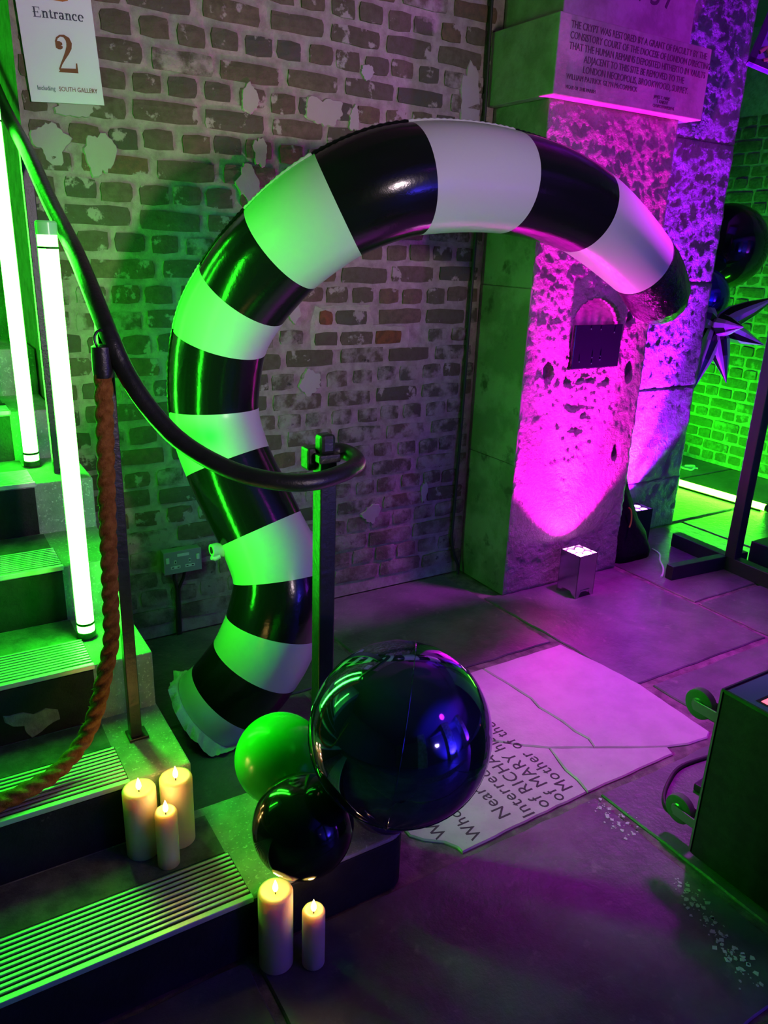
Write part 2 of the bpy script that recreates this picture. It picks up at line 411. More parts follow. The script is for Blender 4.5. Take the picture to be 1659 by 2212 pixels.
LN = [('THE CRYPT WAS RESTORED BY A GRANT OF FACULTY BY THE', 2.222, 2.272, .0335), ('CONSISTORY COURT OF THE DIOCESE OF LONDON DIRECTING', 2.222, 2.238, .0335), ('THAT THE HUMAN REMAINS DEPOSITED HITHERTO IN VAULTS', 2.222, 2.204, .0335),
      ('ADJACENT TO THIS SITE BE REMOVED TO THE', 2.302, 2.170, .0335), ('LONDON NECROPOLIS, BROOKWOOD, SURREY.', 2.302, 2.136, .0335), ('WILLIAM PATRICK GLYN McCORMICK', 2.222, 2.108, .026), ('VICAR OF THIS PARISH', 2.222, 2.076, .018),
      ('JAMES T. MARK', 2.70, 2.100, .017), ('T. KNIGHT', 2.72, 2.085, .017), ('CHURCHWARDENS', 2.70, 2.068, .017)]
lt = MB()
for t_, x, z, sz in LN:
    m_ = text_mb(t_, sz, plq(x, z), .0012, sx=.80 if sz > .03 else .85)
    lt.add(m_.v, m_.f)
lt.build('inscription', 'carving', wall_pier, fix=False)
lt = text_mb('1957', .13, plq(2.505, 2.428, -.3352), .0012, space=1.2); lt.build('carved_year', 'carving', wall_pier, fix=False)

# ---- stair passage behind the brick wall, far room, room shell
struct(MB().box(.405, .75, .55, 4.2, 0, 3.0).build('wall_passage_right', 'jamb_plaster'))
struct(MB().box(-1.6, -1.25, 0, 4.2, 0, 3.0).build('wall_passage_left', 'jamb_plaster'))
struct(MB().box(-1.6, .75, 4.2, 4.4, 0, 3.0).build('wall_passage_end', 'jamb_plaster'))
struct(MB().box(-3.4, -1.6, 0, .5, 0, 3.0).build('wall_left_of_stairs', 'wall_dark'))
struct(MB().box(-3.6, -3.4, -7.2, .5, 0, 3.0).build('wall_left', 'wall_dark'))
struct(MB().box(-3.6, 7.6, -7.4, -7.2, 0, 3.0).build('wall_front', 'wall_dark'))
struct(MB().box(7.4, 7.6, -7.2, -1.6, 0, 3.0).build('wall_right', 'wall_dark'))
struct(MB().box(-3.6, 7.6, -7.4, 4.4, 3.0, 3.15).build('ceiling', 'wall_dark'))
struct(MB().box(3.2, 5.5, 2.2, 2.4, 0, 3.0).build('wall_far_end', 'wall_dark'))
for (x, y) in ((2.85, -5.6), (5.05, -5.2), (.2, -6.2)):
    struct(MB().box(x - .4, x + .4, y - .4, y + .4, 0, 3.0).build('wall_rear_pier', 'smooth_stone'))
wall_far = struct(MB().box(5.254, 5.5, -1.6, 2.2, 0, 3.0).build('wall_far', 'mortar'))
fb = 0
for k in range(0, 36):
    zc = .02 + CZ * k + CZ / 2; pitch = .2345 if k % 2 else .1172
    y = -.55 + (.06 if k % 4 < 2 else 0)
    while y < 1.45:
        me = bmesh_for('s' if pitch > .2 else 'h', 'far_brick')
        if k < 34 and -.35 < y < 1.2 and fb < 300:
            put_brick(me, (5.25 + random.uniform(-.006, .004), y + pitch / 2, zc + random.uniform(-.004, .004)), wall_far, -math.pi / 2, random.uniform(.94, 1), random.uniform(.92, 1.03)); fb += 1
        y += pitch

# ---- stone floor
floor = struct(MB().box(-3.6, 7.6, -7.4, 2.4, -.12, -.007).build('floor', 'floor_mortar'))
def inset(poly, d):
    n = len(poly); area = sum(poly[i][0] * poly[(i + 1) % n][1] - poly[(i + 1) % n][0] * poly[i][1] for i in range(n))
    sg = 1 if area > 0 else -1; out = []
    for i in range(n):
        a = Vector(poly[i - 1]); b = Vector(poly[i]); c = Vector(poly[(i + 1) % n])
        n1 = Vector((-(b - a).y, (b - a).x)).normalized() * sg; n2 = Vector((-(c - b).y, (c - b).x)).normalized() * sg
        m = (n1 + n2); m = m.normalized() if m.length > .2 else n1
        out.append((b.x + m.x * d, b.y + m.y * d))
    return out
def slab(poly, mat='slab', name='paving_slab', d=.008, jit=.0035, step=.07, top=0, parent=None):
    poly = inset(poly, d); pts = []
    for i in range(len(poly)):
        a = Vector(poly[i]); b = Vector(poly[(i + 1) % len(poly)]); n = max(1, int((b - a).length / step))
        for k in range(n):
            p = a.lerp(b, k / n); q = jit if k else jit * .4
            pts.append((p.x + random.uniform(-q, q), p.y + random.uniform(-q, q)))
    n = len(pts); c = sum((Vector(p) for p in pts), Vector((0, 0))) / n
    inn = inset(pts, .004)
    v = [(x, y, -.05) for x, y in pts] + [(x, y, top - .004) for x, y in pts] + [(x, y, top) for x, y in inn]
    f = [(i, (i + 1) % n, n + (i + 1) % n, n + i) for i in range(n)] + [(n + i, n + (i + 1) % n, 2 * n + (i + 1) % n, 2 * n + i) for i in range(n)] + [tuple(range(2 * n, 3 * n))]
    return MB().add(v, f).build(name, mat, parent or floor)
def rect(x0, x1, y0, y1): return [(x0, y0), (x1, y0), (x1, y1), (x0, y1)]
slab([(2.117, -1.165), (2.95, -1.17), (2.955, -.80), (2.93, -.30), (2.105, -.30), (2.105, -.44), (2.13, -.85)], d=.01)
for r_ in [(2.965, 3.85, -.795, -.01), (2.965, 3.85, -1.17, -.81), (3.86, 4.6, -.62, -.01), (3.86, 4.6, -1.17, -.63), (4.61, 5.25, -1.17, -.02),
           (1.33, 2.10, -.765, 0), (.46, 1.32, -.62, 0), (.46, 1.05, -1.19, -.63), (1.06, 1.665, -.79, -.63),
           (2.20, 3.12, -1.95, -1.19), (3.13, 4.1, -2.2, -1.19), (4.11, 5.25, -2.2, -1.19),
           (1.57, 2.17, -2.35, -1.53), (2.18, 3.12, -2.6, -1.96), (.475, 1.55, -2.2, -1.53), (-.8, .465, -2.1, -1.54), (-1.6, -.81, -2.1, -1.54),
           (.55, 1.55, -2.9, -2.21), (-.4, .54, -2.9, -2.11), (-1.6, -.41, -2.9, -2.11), (1.57, 2.17, -3.0, -2.36), (2.18, 3.12, -3.3, -2.61), (3.13, 4.1, -3.1, -2.21),
           (3.80, 4.55, .01, .75), (4.56, 5.25, .0, .62), (4.56, 5.25, .63, 1.5), (3.8, 4.55, .76, 1.5)]:
    slab(rect(*r_), d=.006)
for i in range(-3, 5):
    for j in range(3): slab(rect(i * 1.0, i * 1.0 + .99, -4.3 - j * 1.0, -3.31 - j * 1.0), d=.006)
# the pale broken ledger stone
A = [(1.712, -.80), (2.115, -.798), (2.15, -1.0), (2.165, -1.17), (2.136, -1.49), (2.10, -1.509), (2.013, -1.50), (1.939, -1.476), (1.724, -1.362), (1.741, -1.319), (1.731, -1.269), (1.735, -1.199), (1.722, -1.103), (1.736, -1.046), (1.729, -.944)]
Bq = [(1.712, -.80), (1.729, -.944), (1.736, -1.046), (1.722, -1.103), (1.735, -1.199), (1.731, -1.269), (1.741, -1.319), (1.724, -1.362), (1.592, -1.293), (1.531, -1.247), (1.456, -1.176), (1.20, -1.06), (1.06, -1.0), (1.06, -.80)]
Cq = [(1.456, -1.176), (1.531, -1.247), (1.592, -1.293), (1.559, -1.40), (1.557, -1.453), (1.544, -1.509), (1.30, -1.515), (1.074, -1.52), (1.071, -1.497), (1.053, -1.467), (1.01, -1.434), (.985, -1.40), (.99, -1.1), (1.06, -1.0), (1.20, -1.06)]
Dq = [(1.592, -1.293), (1.724, -1.362), (1.939, -1.476), (1.926, -1.511), (1.544, -1.509), (1.557, -1.453), (1.559, -1.40)]
for q in (A, Bq, Cq, Dq): slab(q, 'ledger', 'ledger_stone', d=.0022, jit=.0016, step=.035, top=.001)
lt = MB()
for t_, x, y, sz in [('Mother of the', 1.522, -1.475, .062), ('of MARY his', 1.467, -1.50, .062), ('of RICHARD', 1.408, -1.50, .062), ('Interred th', 1.345, -1.505, .062), ('Near this', 1.282, -1.475, .062), ('Who was', 1.160, -1.50, .056), ('WI', 1.078, -1.45, .056)]:
    m_ = text_mb(t_, sz, (lambda x, y: lambda u, v, w_: (x - v, y + u, .0012 + w_))(x, y), .0006, shear=.0, sx=.98, space=1.1)
    lt.add(m_.v, m_.f)
lt.build('ledger_lettering', 'carving', floor, fix=False)
fl = MB()
for (x0, y0, x1, y1, n, sp) in [(1.53, -1.54, 1.52, -1.70, 60, .02), (1.50, -1.86, 1.40, -2.16, 130, .016)]:
    for i in range(n):
        t_ = random.random(); x = x0 + (x1 - x0) * t_ + random.gauss(0, sp); y = y0 + (y1 - y0) * t_; r_ = random.choice([.0012, .002, .003, .0055])
        k = random.randrange(4, 7); fl.prism([(x + r_ * random.uniform(.5, 1.6) * math.cos(2 * math.pi * a / k), y + r_ * random.uniform(.5, 1.6) * math.sin(2 * math.pi * a / k)) for a in range(k)], .0002, .0012)
tag(fl.build('white_flecks', 'white_fleck', floor), kind='stuff')

# ================================================================== STAIRS
RZ = .16
NOSE = [-1.532, -1.235, -.953, -.667, -.381, -.095, .195, .485, .775, 1.065, 1.355]
stairs = empty('staircase', (0, -1.532, 0), 'dark stone staircase with ribbed metal nosings rising through the brick wall', 'staircase')
for i, yn in enumerate(NOSE):
    yb = NOSE[i + 1] if i + 1 < len(NOSE) else 4.19
    z1 = RZ * (i + 1); z0 = 0 if i == 0 else RZ * i - .03
    xr = [.89, .452, .449, .447, .447, .40][min(i, 5)]
    xl = -1.22
    if i == 0:
        poly = [(xl, yn), (xr - .05, yn)] + [(xr - .05 + .05 * math.sin(a), yn + .05 - .05 * math.cos(a)) for a in (.3, .6, .9, 1.2, 1.57)] + [(xr, -1.21), (.455, -1.21), (.455, yb + .05), (xl, yb + .05)]
        st = MB().prism(poly, 0, z1 - .012).build('step', 'riser_paint', stairs, bevel=.004)
        MB().prism(inset(poly, .001), z1 - .012, z1).build('tread_stone', 'concrete', st, bevel=.004)
    else:
        st = MB().box(xl, xr, yn, yb + (.03 if yb < 4 else 0), z0, z1).build('step', 'concrete', stairs, bevel=.006)
    if i < 6:
        xi = [.482, .308, .303, .296, .284, .27][i]
        MB().box(xl + .05, xi - .004, yn - .004, yn + .0015, z1 - RZ + (.002 if i else .004), z1 - .012).build('painted_riser', 'riser_paint', st)
        if i > 0 or True:
            MB().box(xl + .05, xi - .006, yn + .15, yb - .008, z1 - .002, z1 + .0018).build('tread_panel', 'tread', st)
        MB().box(xl + .05, xi, yn - .007, yn + .146, z1 - .004, z1 + .0025).build('nosing_plate', 'nosing_grip', st)
        MB().box(xl + .05, xi, yn - .009, yn + .0045, z1 - .007, z1 + .0065).build('nosing_edge', 'nosing_metal', st, bevel=.0015)
        rib = None
        for k in range(10 if i < 5 else 6):
            if rib is None:
                rib = MB().box(xl + .05, xi - .002, 0, .0068, z1 + .002, z1 + .0065).build('rib', 'nosing_metal', st, bevel=.001)
                rib.location.y += yn + .012; 
            else:
                r2 = rib.copy(); COL.objects.link(r2); r2.location.y += .0136 * k
    if i == 2:
        poly = [(.085, .402), (.13, .397), (.15, .387), (.18, .398), (.21, .382), (.213, .352), (.18, .345), (.165, .33), (.143, .322), (.128, .338), (.125, .362), (.10, .366), (.088, .385)]
        blob(poly, yn - .0065, yn - .003, 'chip', 'bare_stone_chip', st, .0025, .012)

# ---- iron handrail with scroll, newel and balusters
rail = empty('handrail', (.778, -1.28, .16), 'black painted iron handrail curling into a scroll on the newel post', 'handrail')
rp = [(.365, 1.3, 2.55), (.365, .6, 2.165), (.365, .086, 1.882), (.365, -.334, 1.703), (.365, -.606, 1.57), (.365, -.862, 1.458), (.367, -1.067, 1.336), (.391, -1.12, 1.238), (.431, -1.165, 1.155), (.481, -1.215, 1.092), (.555, -1.285, 1.046), (.634, -1.345, 1.028), (.707, -1.368, 1.025), (.794, -1.345, 1.029),
      (.849, -1.302, 1.032), (.862, -1.252, 1.038), (.840, -1.226, 1.044), (.805, -1.232, 1.044), (.778, -1.255, 1.044)]
pts = cr(rp, 10)
MB().tube(pts, .0195, 16).build('rail', 'iron', rail, smooth=True)
MB().box(.7575, .7985, -1.3005, -1.2595, .1605, 1.045).build('newel_post', 'iron', rail, bevel=.003)
MB().box(.738, .780, -1.275, -1.235, 1.018, 1.070).build('scroll_end', 'iron', rail, bevel=.006)
MB().box(.751, .805, -1.307, -1.253, 1.040, 1.060).build('newel_collar', 'iron', rail, bevel=.004)
MB().box(.759, .797, -1.299, -1.261, 1.058, 1.103).build('newel_cap', 'iron', rail, bevel=.009)
for (x, y, zb, zt) in [(.365, -1.067, .32, 1.325), (.365, -.285, .80, 1.715)]:
    MB().box(x - .014, x + .014, y - .014, y + .014, zb, zt).build('baluster', 'iron', rail, bevel=.002)
MB().box(.373 - .028, .373 + .02, -1.067 - .024, -1.067 + .024, .32, .328).build('foot_plate', 'iron', rail, bevel=.002)

# ---- rope barrier
rope = empty('rope_barrier', (.353, -1.1, 1.25), 'thick orange hemp rope hanging from the handrail and swagging across the stairs', 'rope')
rpts = cr([(.352, -1.1, 1.235), (.345, -1.1, 1.1), (.335, -1.1, .9), (.328, -1.1, .74), (.321, -1.1, .62), (.301, -1.105, .545), (.27, -1.118, .452), (.233, -1.132, .392), (.185, -1.16, .363), (.132, -1.185, .352), (.045, -1.205, .345), (-.06, -1.215, .345), (-.25, -1.22, .37), (-.6, -1.2, .55), (-1.0, -1.15, 1.0), (-1.2, -1.1, 1.3)], 34)
tw = [0]
for i in range(1, len(rpts)): tw.append(tw[-1] + (rpts[i] - rpts[i - 1]).length)
MB().tube(rpts, .0175, 24, prof=lambda i, th: 1 + .30 * (abs(math.cos(1.5 * th - tw[i] * 84)) - .62)).build('strands', 'rope', rope, smooth='all')
fz = MB()
fr = rmf(rpts)
for _ in range(1500):
    i = random.randrange(len(rpts) - 1); t, a, b = fr[i]; th = random.uniform(0, 2 * math.pi)
    n_ = a * math.cos(th) + b * math.sin(th); p = rpts[i].lerp(rpts[i + 1], random.random()) + n_ * .0165
    d = (n_ + t * random.uniform(-1, 1) + Vector((random.uniform(-.5, .5), random.uniform(-.5, .5), random.uniform(-.5, .5)))).normalized() * random.uniform(.003, .010)
    s_ = t.cross(n_) * .0005
    fz.add([p - s_, p + s_, p + d], [(0, 1, 2)])
tag(fz.build('fibres', 'rope_fuzz', rope, fix=False), kind='stuff')
MB().lathe([(.012, 1.29), (.020, 1.285), (.021, 1.24), (.019, 1.222), (.012, 1.22)], (.352, -1.1, 0), 20).build('end_fitting', 'iron', rope, smooth=True)
MB().tube([(.352 + .012 * math.cos(a), -1.1, 1.30 + .018 * math.sin(a)) for a in [2 * math.pi * k / 16 for k in range(17)]], .003, 8).build('hook_ring', 'iron', rope, smooth=True)

# ---- green light tubes
def light_tube(x, y, z, h, label, face, glow='tube_glow', r_=.0215):
    face = R(face)
    t = empty('light_tube', (x, y, z), label, 'light tube', 'green light tubes on the stairs')
    def half(a0, a1, z0, z1, rr_, nm, mt):
        n = 16; mb = MB()
        for zq in (z0, z1):
            for k in range(n + 1):
                a = R(a0 + (a1 - a0) * k / n) + face; mb.v.append((x + rr_ * math.cos(a), y + rr_ * math.sin(a), zq))
        mb.f = [(k, k + 1, n + 2 + k, n + 1 + k) for k in range(n)]
        return mb.build(nm, mt, t, smooth='all', fix=False)
    half(-112, 112, z + .045, z + h - .06, r_, 'glowing_tube', glow)
    half(110, 250, z + .018, z + h - .03, r_ + .0012, 'aluminium_channel', 'tube_channel')
    MB().lathe([(r_ + .002, z + .0), (r_ + .003, z + .004), (r_ + .003, z + .016), (r_ + .001, z + .018)], (x, y, 0), 24).build('bottom_cap', 'tube_cap', t, smooth=True)
    half(-112, 112, z + .018, z + .038, r_, 'end_section', glow)
    MB().lathe([(r_ + .001, z + .038), (r_ + .0018, z + .040), (r_ + .0018, z + .043), (r_ + .001, z + .045)], (x, y, 0), 24).build('retaining_ring', 'tube_cap', t, smooth=True)
    MB().lathe([(r_ + .001, z + h - .06), (r_ + .002, z + h - .058), (r_ + .002, z + h - .056), (r_ + .001, z + h - .055)], (x, y, 0), 24).build('retaining_ring', 'tube_cap', t, smooth=True)
    half(-112, 112, z + h - .055, z + h - .03, r_, 'end_section', glow)
    MB().lathe([(r_ + .002, z + h - .03), (r_ + .002, z + h - .004), (r_ - .002, z + h)], (x, y, 0), 24).build('top_cap', 'tube_clear', t, smooth=True)
    return t
light_tube(.318, -.796, RZ * 3 + .003, 1.045, 'bright green upright light tube on the third stair beside the baluster', -78)
light_tube(.305, -.184, RZ * 5 + .003, 1.045, 'bright green upright light tube on the fifth stair at the left edge', -116)
light_tube(-1.05, .30, RZ * 7 + .003, 1.045, 'added green light tube out of view at the far left, lighting the stair opening', -10)  # unseen tube added to throw green light on the stair opening

# ================================================================== PAPER SIGN
sign = empty('paper_sign', (.54, -.012, 1.88), 'white paper sign reading Entrance 2 taped to the bricks', 'sign')
O = Vector((.438, -.014, 1.872)); ux = Vector((.2115, 0, .013)).normalized(); uz = Vector((-.013, 0, .2115)).normalized()
def sp(u, v, w_=0): return O + ux * u + uz * v + Vector((0, -w_, 0))
g = MB(); nx, nz = 6, 8
for j in range(nz + 1):
    for i in range(nx + 1):
        g.v.append(tuple(sp(.212 * i / nx, .30 * j / nz, .004 * math.sin(i / nx * 3.1) * (1 - j / nz))))
def bow(u, v): return .004 * math.sin(u / .212 * 3.1) * (1 - v / .30)
for j in range(nz):
    for i in range(nx): a = j * 7 + i; g.f.append((a, a + 1, a + 8, a + 7))
n0 = len(g.v)
g.v += [(p[0], p[1] + .0008, p[2]) for p in g.v[:n0]]
g.f += [tuple(i + n0 for i in reversed(q)) for q in g.f[:nx * nz]]
g.build('sheet', 'paper', sign, smooth=True, fix=False)
class Glyphs:
    """serif lettering drawn with variable-width pen strokes on the sheet"""
    def __init__(s, ox, oy, sc): s.m = MB(); s.o = (ox, oy); s.sc = sc
    def P(s, x, y): u = s.o[0] + x * s.sc; v = s.o[1] + y * s.sc; return sp(u, v, bow(u, v) + .0009)
    def poly(s, pts): s.m.add([s.P(*p) for p in pts], [tuple(range(len(pts)))])
    def r(s, x0, x1, y0, y1): s.poly([(x0, y0), (x1, y0), (x1, y1), (x0, y1)])
    def st(s, pts):
        n = len(pts); v = []
        for i in range(n):
            a = pts[max(i - 1, 0)]; b = pts[min(i + 1, n - 1)]; dx, dy = b[0] - a[0], b[1] - a[1]; l = math.hypot(dx, dy) or 1
            nx_, ny_ = -dy / l * pts[i][2] / 2, dx / l * pts[i][2] / 2
            v += [s.P(pts[i][0] + nx_, pts[i][1] + ny_), s.P(pts[i][0] - nx_, pts[i][1] - ny_)]
        s.m.add(v, [(2 * i, 2 * i + 1, 2 * i + 3, 2 * i + 2) for i in range(n - 1)])
    def arc(s, cx, cy, rx, ry, a0, a1, wt, ws, n=14):
        s.st([(cx + rx * math.cos(R(a0 + (a1 - a0) * k / n)), cy + ry * math.sin(R(a0 + (a1 - a0) * k / n)), ws * abs(math.cos(R(a0 + (a1 - a0) * k / n))) + wt * abs(math.sin(R(a0 + (a1 - a0) * k / n)))) for k in range(n + 1)])
    def glyph(s, c, x):
        T, N = .12, .045
        if c == 'E':
            s.r(x + .08, x + .20, 0, .75)
            for y in (0, .355, .71): s.r(x, x + (.6 if y == 0 else .55 if y > .5 else .42), y, y + N)
            s.r(x + .56, x + .6, 0, .2); s.r(x + .52, x + .56, .56, .75); s.r(x + .39, x + .43, .28, .46); return .7
        if c in 'nr':
            s.r(x + .07, x + .18, 0, .5); s.r(x, x + .25, 0, N); s.r(x, x + .12, .46, .5)
            if c == 'n':
                s.arc(x + .285, .33, .12, .145, 170, 0, N, T); s.r(x + .35, x + .46, 0, .34); s.r(x + .28, x + .53, 0, N); return .57
            s.arc(x + .27, .36, .10, .115, 160, 40, N, T); s.arc(x + .335, .42, .03, .03, 0, 360, .06, .06, 8); return .42
        if c == 't':
            s.r(x + .09, x + .2, .1, .64); s.r(x, x + .3, .46, .5); s.arc(x + .225, .12, .08, .095, 180, 350, N, T); return .36
        if c == 'a':
            s.r(x + .3, x + .41, .05, .36); s.arc(x + .22, .36, .135, .12, 5, 165, N, .11); s.arc(x + .2, .14, .135, .125, 0, 360, N, .1); s.r(x + .36, x + .48, 0, N); return .52
        if c == 'c':
            s.arc(x + .25, .25, .19, .235, 50, 310, N, T); s.arc(x + .35, .39, .03, .03, 0, 360, .06, .06, 8); return .48
        if c == 'e':
            s.arc(x + .25, .25, .19, .235, 0, 315, N, T); s.r(x + .08, x + .45, .25, .285); return .5
        return .3
def word(txt, ox, oy, sc):
    g = Glyphs(ox, oy, sc); x = 0
    for c in txt: x += g.glyph(c, x)
    return g
word('Entrance', .042, .222, .0345).m.build('word_entrance', 'ink_slate', sign, fix=False)
g = Glyphs(.088, .083, .106)
g.arc(.13, .67, .05, .05, 0, 360, .09, .09, 10)
g.st([(.065, .69, .04), (.06, .76, .05), (.10, .85, .05), (.19, .91, .045), (.29, .91, .07), (.38, .84, .13), (.41, .74, .15), (.39, .63, .14), (.32, .50, .11), (.22, .35, .07), (.12, .20, .045), (.05, .06, .04)])
g.poly([(.02, 0), (.55, 0), (.555, .25), (.52, .25), (.50, .115), (.10, .10)])
g.m.build('numeral', 'ink_brown', sign, fix=False)
m1 = text_mb('Including', .0175, lambda u, v, w_: sp(.022 + u, .032 + v, bow(.05, .03) + .0012 + w_), .0001, sx=.82); m1.build('small_print', 'ink_teal', sign, fix=False)
m1 = text_mb('SOUTH GALLERY', .0175, lambda u, v, w_: sp(.083 + u, .032 + v, bow(.15, .03) + .0012 + w_), .0001, sx=.84); m1.build('small_print', 'ink_brown', sign, fix=False)
g = Glyphs(0, 0, 1); g.poly([(.035, .285), (.065, .277), (.10, .270), (.13, .268), (.145, .272), (.152, .285), (.155, .298), (.035, .298)]); g.poly([(.006, .28), (.03, .28), (.03, .298), (.006, .298)])
g.m.build('emblem', 'ink_orange', sign, fix=False)

# ================================================================== SOCKET AND WALL CABLES
sock = empty('double_socket', (.812, -.02, .325), 'grey metal double power socket low on the brick wall', 'power socket')
MB().box(.738, .884, -.045, -.004, .282, .372).build('back_box', 'grey_metal', sock, bevel=.004)
MB().box(.737, .885, -.049, -.045, .281, .373).build('face_plate', 'grey_metal', sock, bevel=.0015)
for dx in (.782, .838):
    MB().box(dx - .004, dx + .004, -.0502, -.0488, .322, .336).build('earth_slot_surround', 'socket_white', sock)
    MB().box(dx - .0022, dx + .0022, -.0507, -.0498, .325, .333).build('earth_slot', 'socket_dark', sock)
    MB().box(dx - .0185, dx + .0185, -.0502, -.0488, .302, .313).build('pin_slot_surround', 'socket_white', sock)
    for s_ in (-1, 1): MB().box(dx + s_ * .0105 - .004, dx + s_ * .0105 + .004, -.0507, -.0498, .3055, .3095).build('pin_slot', 'socket_dark', sock)
for dx in (.752, .870): MB().box(dx - .006, dx + .006, -.054, -.0488, .328, .350).build('rocker_switch', 'socket_white', sock, bevel=.001)
MB().box(.79, .836, -.0502, -.0488, .350, .361).build('paper_label', 'socket_white', sock)
cab = empty('socket_cable', (.778, -.02, 0), 'black cable forking down from the double socket to the floor', 'cable')
MB().tube(cr([(.782, -.03, .285), (.782, -.02, .25), (.79, -.014, .215), (.792, -.012, .18), (.788, -.012, .02), (.788, -.014, .002)], 8), .0065, 10).build('cable_strand', 'cable', cab, smooth=True)
MB().tube(cr([(.822, -.03, .285), (.82, -.02, .25), (.806, -.014, .215), (.799, -.012, .18), (.797, -.012, .02), (.797, -.014, .002)], 8), .0065, 10).build('cable_strand', 'cable', cab, smooth=True)
wc = MB().tube(cr([(2.143, -.017, 2.98), (2.141, -.016, 2.4), (2.146, -.016, 1.9), (2.14, -.016, 1.2), (2.138, -.016, .8), (2.130, -.016, .35), (2.127, -.017, .19), (2.145, -.022, .10), (2.165, -.03, .05), (2.165, -.035, .002)], 10), .0075, 10).build('wall_cable', 'cable', None, smooth=True)
tag(wc, 'long dark cable running down the brick wall beside the stone pier', 'cable')

# ================================================================== STRIPED INFLATABLE ARCH
arch = empty('inflatable_tentacle', (.74, -.74, 0), 'giant inflatable black and white striped curling tube leaning over the room', 'inflatable')
AC = [((2.525, -.73, 1.300), .100), ((2.445, -.745, 1.385), .117), ((2.32, -.76, 1.48), .124), ((1.964, -.80, 1.637), .137), ((1.60, -.84, 1.692), .142), ((1.268, -.84, 1.676), .145), ((1.071, -.78, 1.603), .145), ((.959, -.66, 1.49), .144), ((.878, -.56, 1.359), .144), ((.828, -.49, 1.215), .142),
      ((.813, -.46, 1.0), .138), ((.831, -.52, .841), .137), ((.895, -.62, .638), .138), ((.922, -.70, .497), .144), ((.891, -.72, .344), .152), ((.833, -.71, .216), .152), ((.752, -.68, .105), .150), ((.705, -.658, .052), .150)]
NS = 14
cp = cr([a for a, _ in AC], NS); rr = cr([(r_, 0, 0) for _, r_ in AC], NS); rr = [p.x for p in rr]
fr = rmf(cp, up=(0, -1, 0))
kind = ['tip', 'black', 'white', 'black', 'white', 'black', 'white', 'black', 'white', 'black', 'white', 'black', 'white', 'black', 'white', 'black', 'white']
# bands run between the seams (the first two spans together form the black tip)
spans = [(0, 2)] + [(i, i + 1) for i in range(2, len(AC) - 1)]
cols = ['black', 'white'] * 10
for bi, (a, b) in enumerate(spans):
    i0, i1 = a * NS, b * NS; c = cols[bi]
    def prof(i, th, i0=i0, i1=i1):
        t = (i / max(1, (i1 - i0))); return 1 + .012 * math.sin(math.pi * min(1, max(0, t))) 
    mb = MB()
    sub = cp[i0:i1 + 1]; q = [r_ * (1 + .010 * math.sin(math.pi * k / max(1, (i1 - i0)))) for k, r_ in enumerate(rr[i0:i1 + 1])]
    if bi == 0:
        # puckered closed tip
        mb.tube(sub, [v * (.55 + .45 * min(1, k / 9) ** .5) for k, v in enumerate(q)], 64, cap=True, frames=fr[i0:i1 + 1], prof=lambda i, th: 1 + .03 * max(0, 1 - i / 16) * math.sin(9 * th + 1.3 * math.sin(th * 3)))
        mb.build('tip_band', 'foil_black', arch, smooth='all')
    else:
        mb.tube(sub, q, 64, cap=False, frames=fr[i0:i1 + 1])
        if bi == len(spans) - 1: mb.f.append(tuple(range(len(mb.v) - 64, len(mb.v))))
        mb.build(c + '_band', 'pvc_' + c, arch, smooth='all')
# puckered outer seam: small welts along the outside of the bend
def seam_mat(i):
    for bi, (a, b) in enumerate(spans):
        if a * NS <= i < b * NS: return cols[bi]
    return 'white'
cen = Vector((1.55, -.65, .9))
for bi, (a, b) in enumerate(spans[1:9], 1):
    mb = MB(); pts = []
    n = 26 if bi > 3 else 34
    for k in range(n + 1):
        ff = a * NS + (b - a) * NS * k / n; i = min(int(ff), len(cp) - 2); u = ff - i
        c = cp[i].lerp(cp[i + 1], u); rad = rr[i] * (1 - u) + rr[i + 1] * u; t = fr[i][0]
        o_ = (c - cen); o_ = (o_ - t * o_.dot(t)); o_.y *= .3; o_ = o_.normalized()
        pts.append(c + o_ * (rad + .0015))
    mb.tube(pts, [.0035 + .0022 * (k % 2) for k in range(n + 1)], 8)
    mb.build('seam', 'pvc_' + cols[bi], arch, smooth=True)
# crumpled white skirt round the foot
sk = MB(); n = 120
t, a_, b_ = fr[-1]
base = cp[-1]
ph_ = [random.uniform(0, 6.28) for _ in range(6)]
for j, (rq, up_, am) in enumerate([(.150, .0, 0), (.158, .002, .001), (.167, -.006, .005), (.178, -.018, .009), (.188, -.032, .012)]):
    for k in range(n):
        th = 2 * math.pi * k / n
        w_ = am * (.6 * math.sin(11 * th + ph_[0]) + .5 * math.sin(23 * th + ph_[1] + j * .6) + .35 * math.sin(41 * th + ph_[2]))
        p = base + (a_ * math.cos(th) + b_ * math.sin(th)) * (rq + w_ * .5) + Vector((0, 0, up_ + w_))
        p.z = max(p.z, .0015 + .0015 * j + max(0, w_) * .8); sk.v.append(tuple(p))
sk.f = [(j * n + k, j * n + (k + 1) % n, (j + 1) * n + (k + 1) % n, (j + 1) * n + k) for j in range(4) for k in range(n)]
sk.build('foot_skirt', 'skirt', arch, smooth='all')
# inflation valve tab and side patch
MB().tube([(.772, -.625, .585), (.745, -.628, .598), (.728, -.63, .598)], [.019, .020, .019], 18, cap=True).build('inflation_valve', 'pvc_white', arch, smooth=True)
MB().tube([(.7278, -.63, .598), (.7262, -.63, .598)], .011, 14).build('valve_hole', 'socket_dark', arch)
MB().tube([(.75, -.632, .578), (.735, -.634, .572), (.725, -.636, .575)], [.012, .010, .006], 10).build('valve_plug', 'pvc_white', arch, smooth=True)
MB().box(1.022, 1.05, -.70, -.66, .545, .625).build('side_patch', 'pvc_white', arch, bevel=.004)

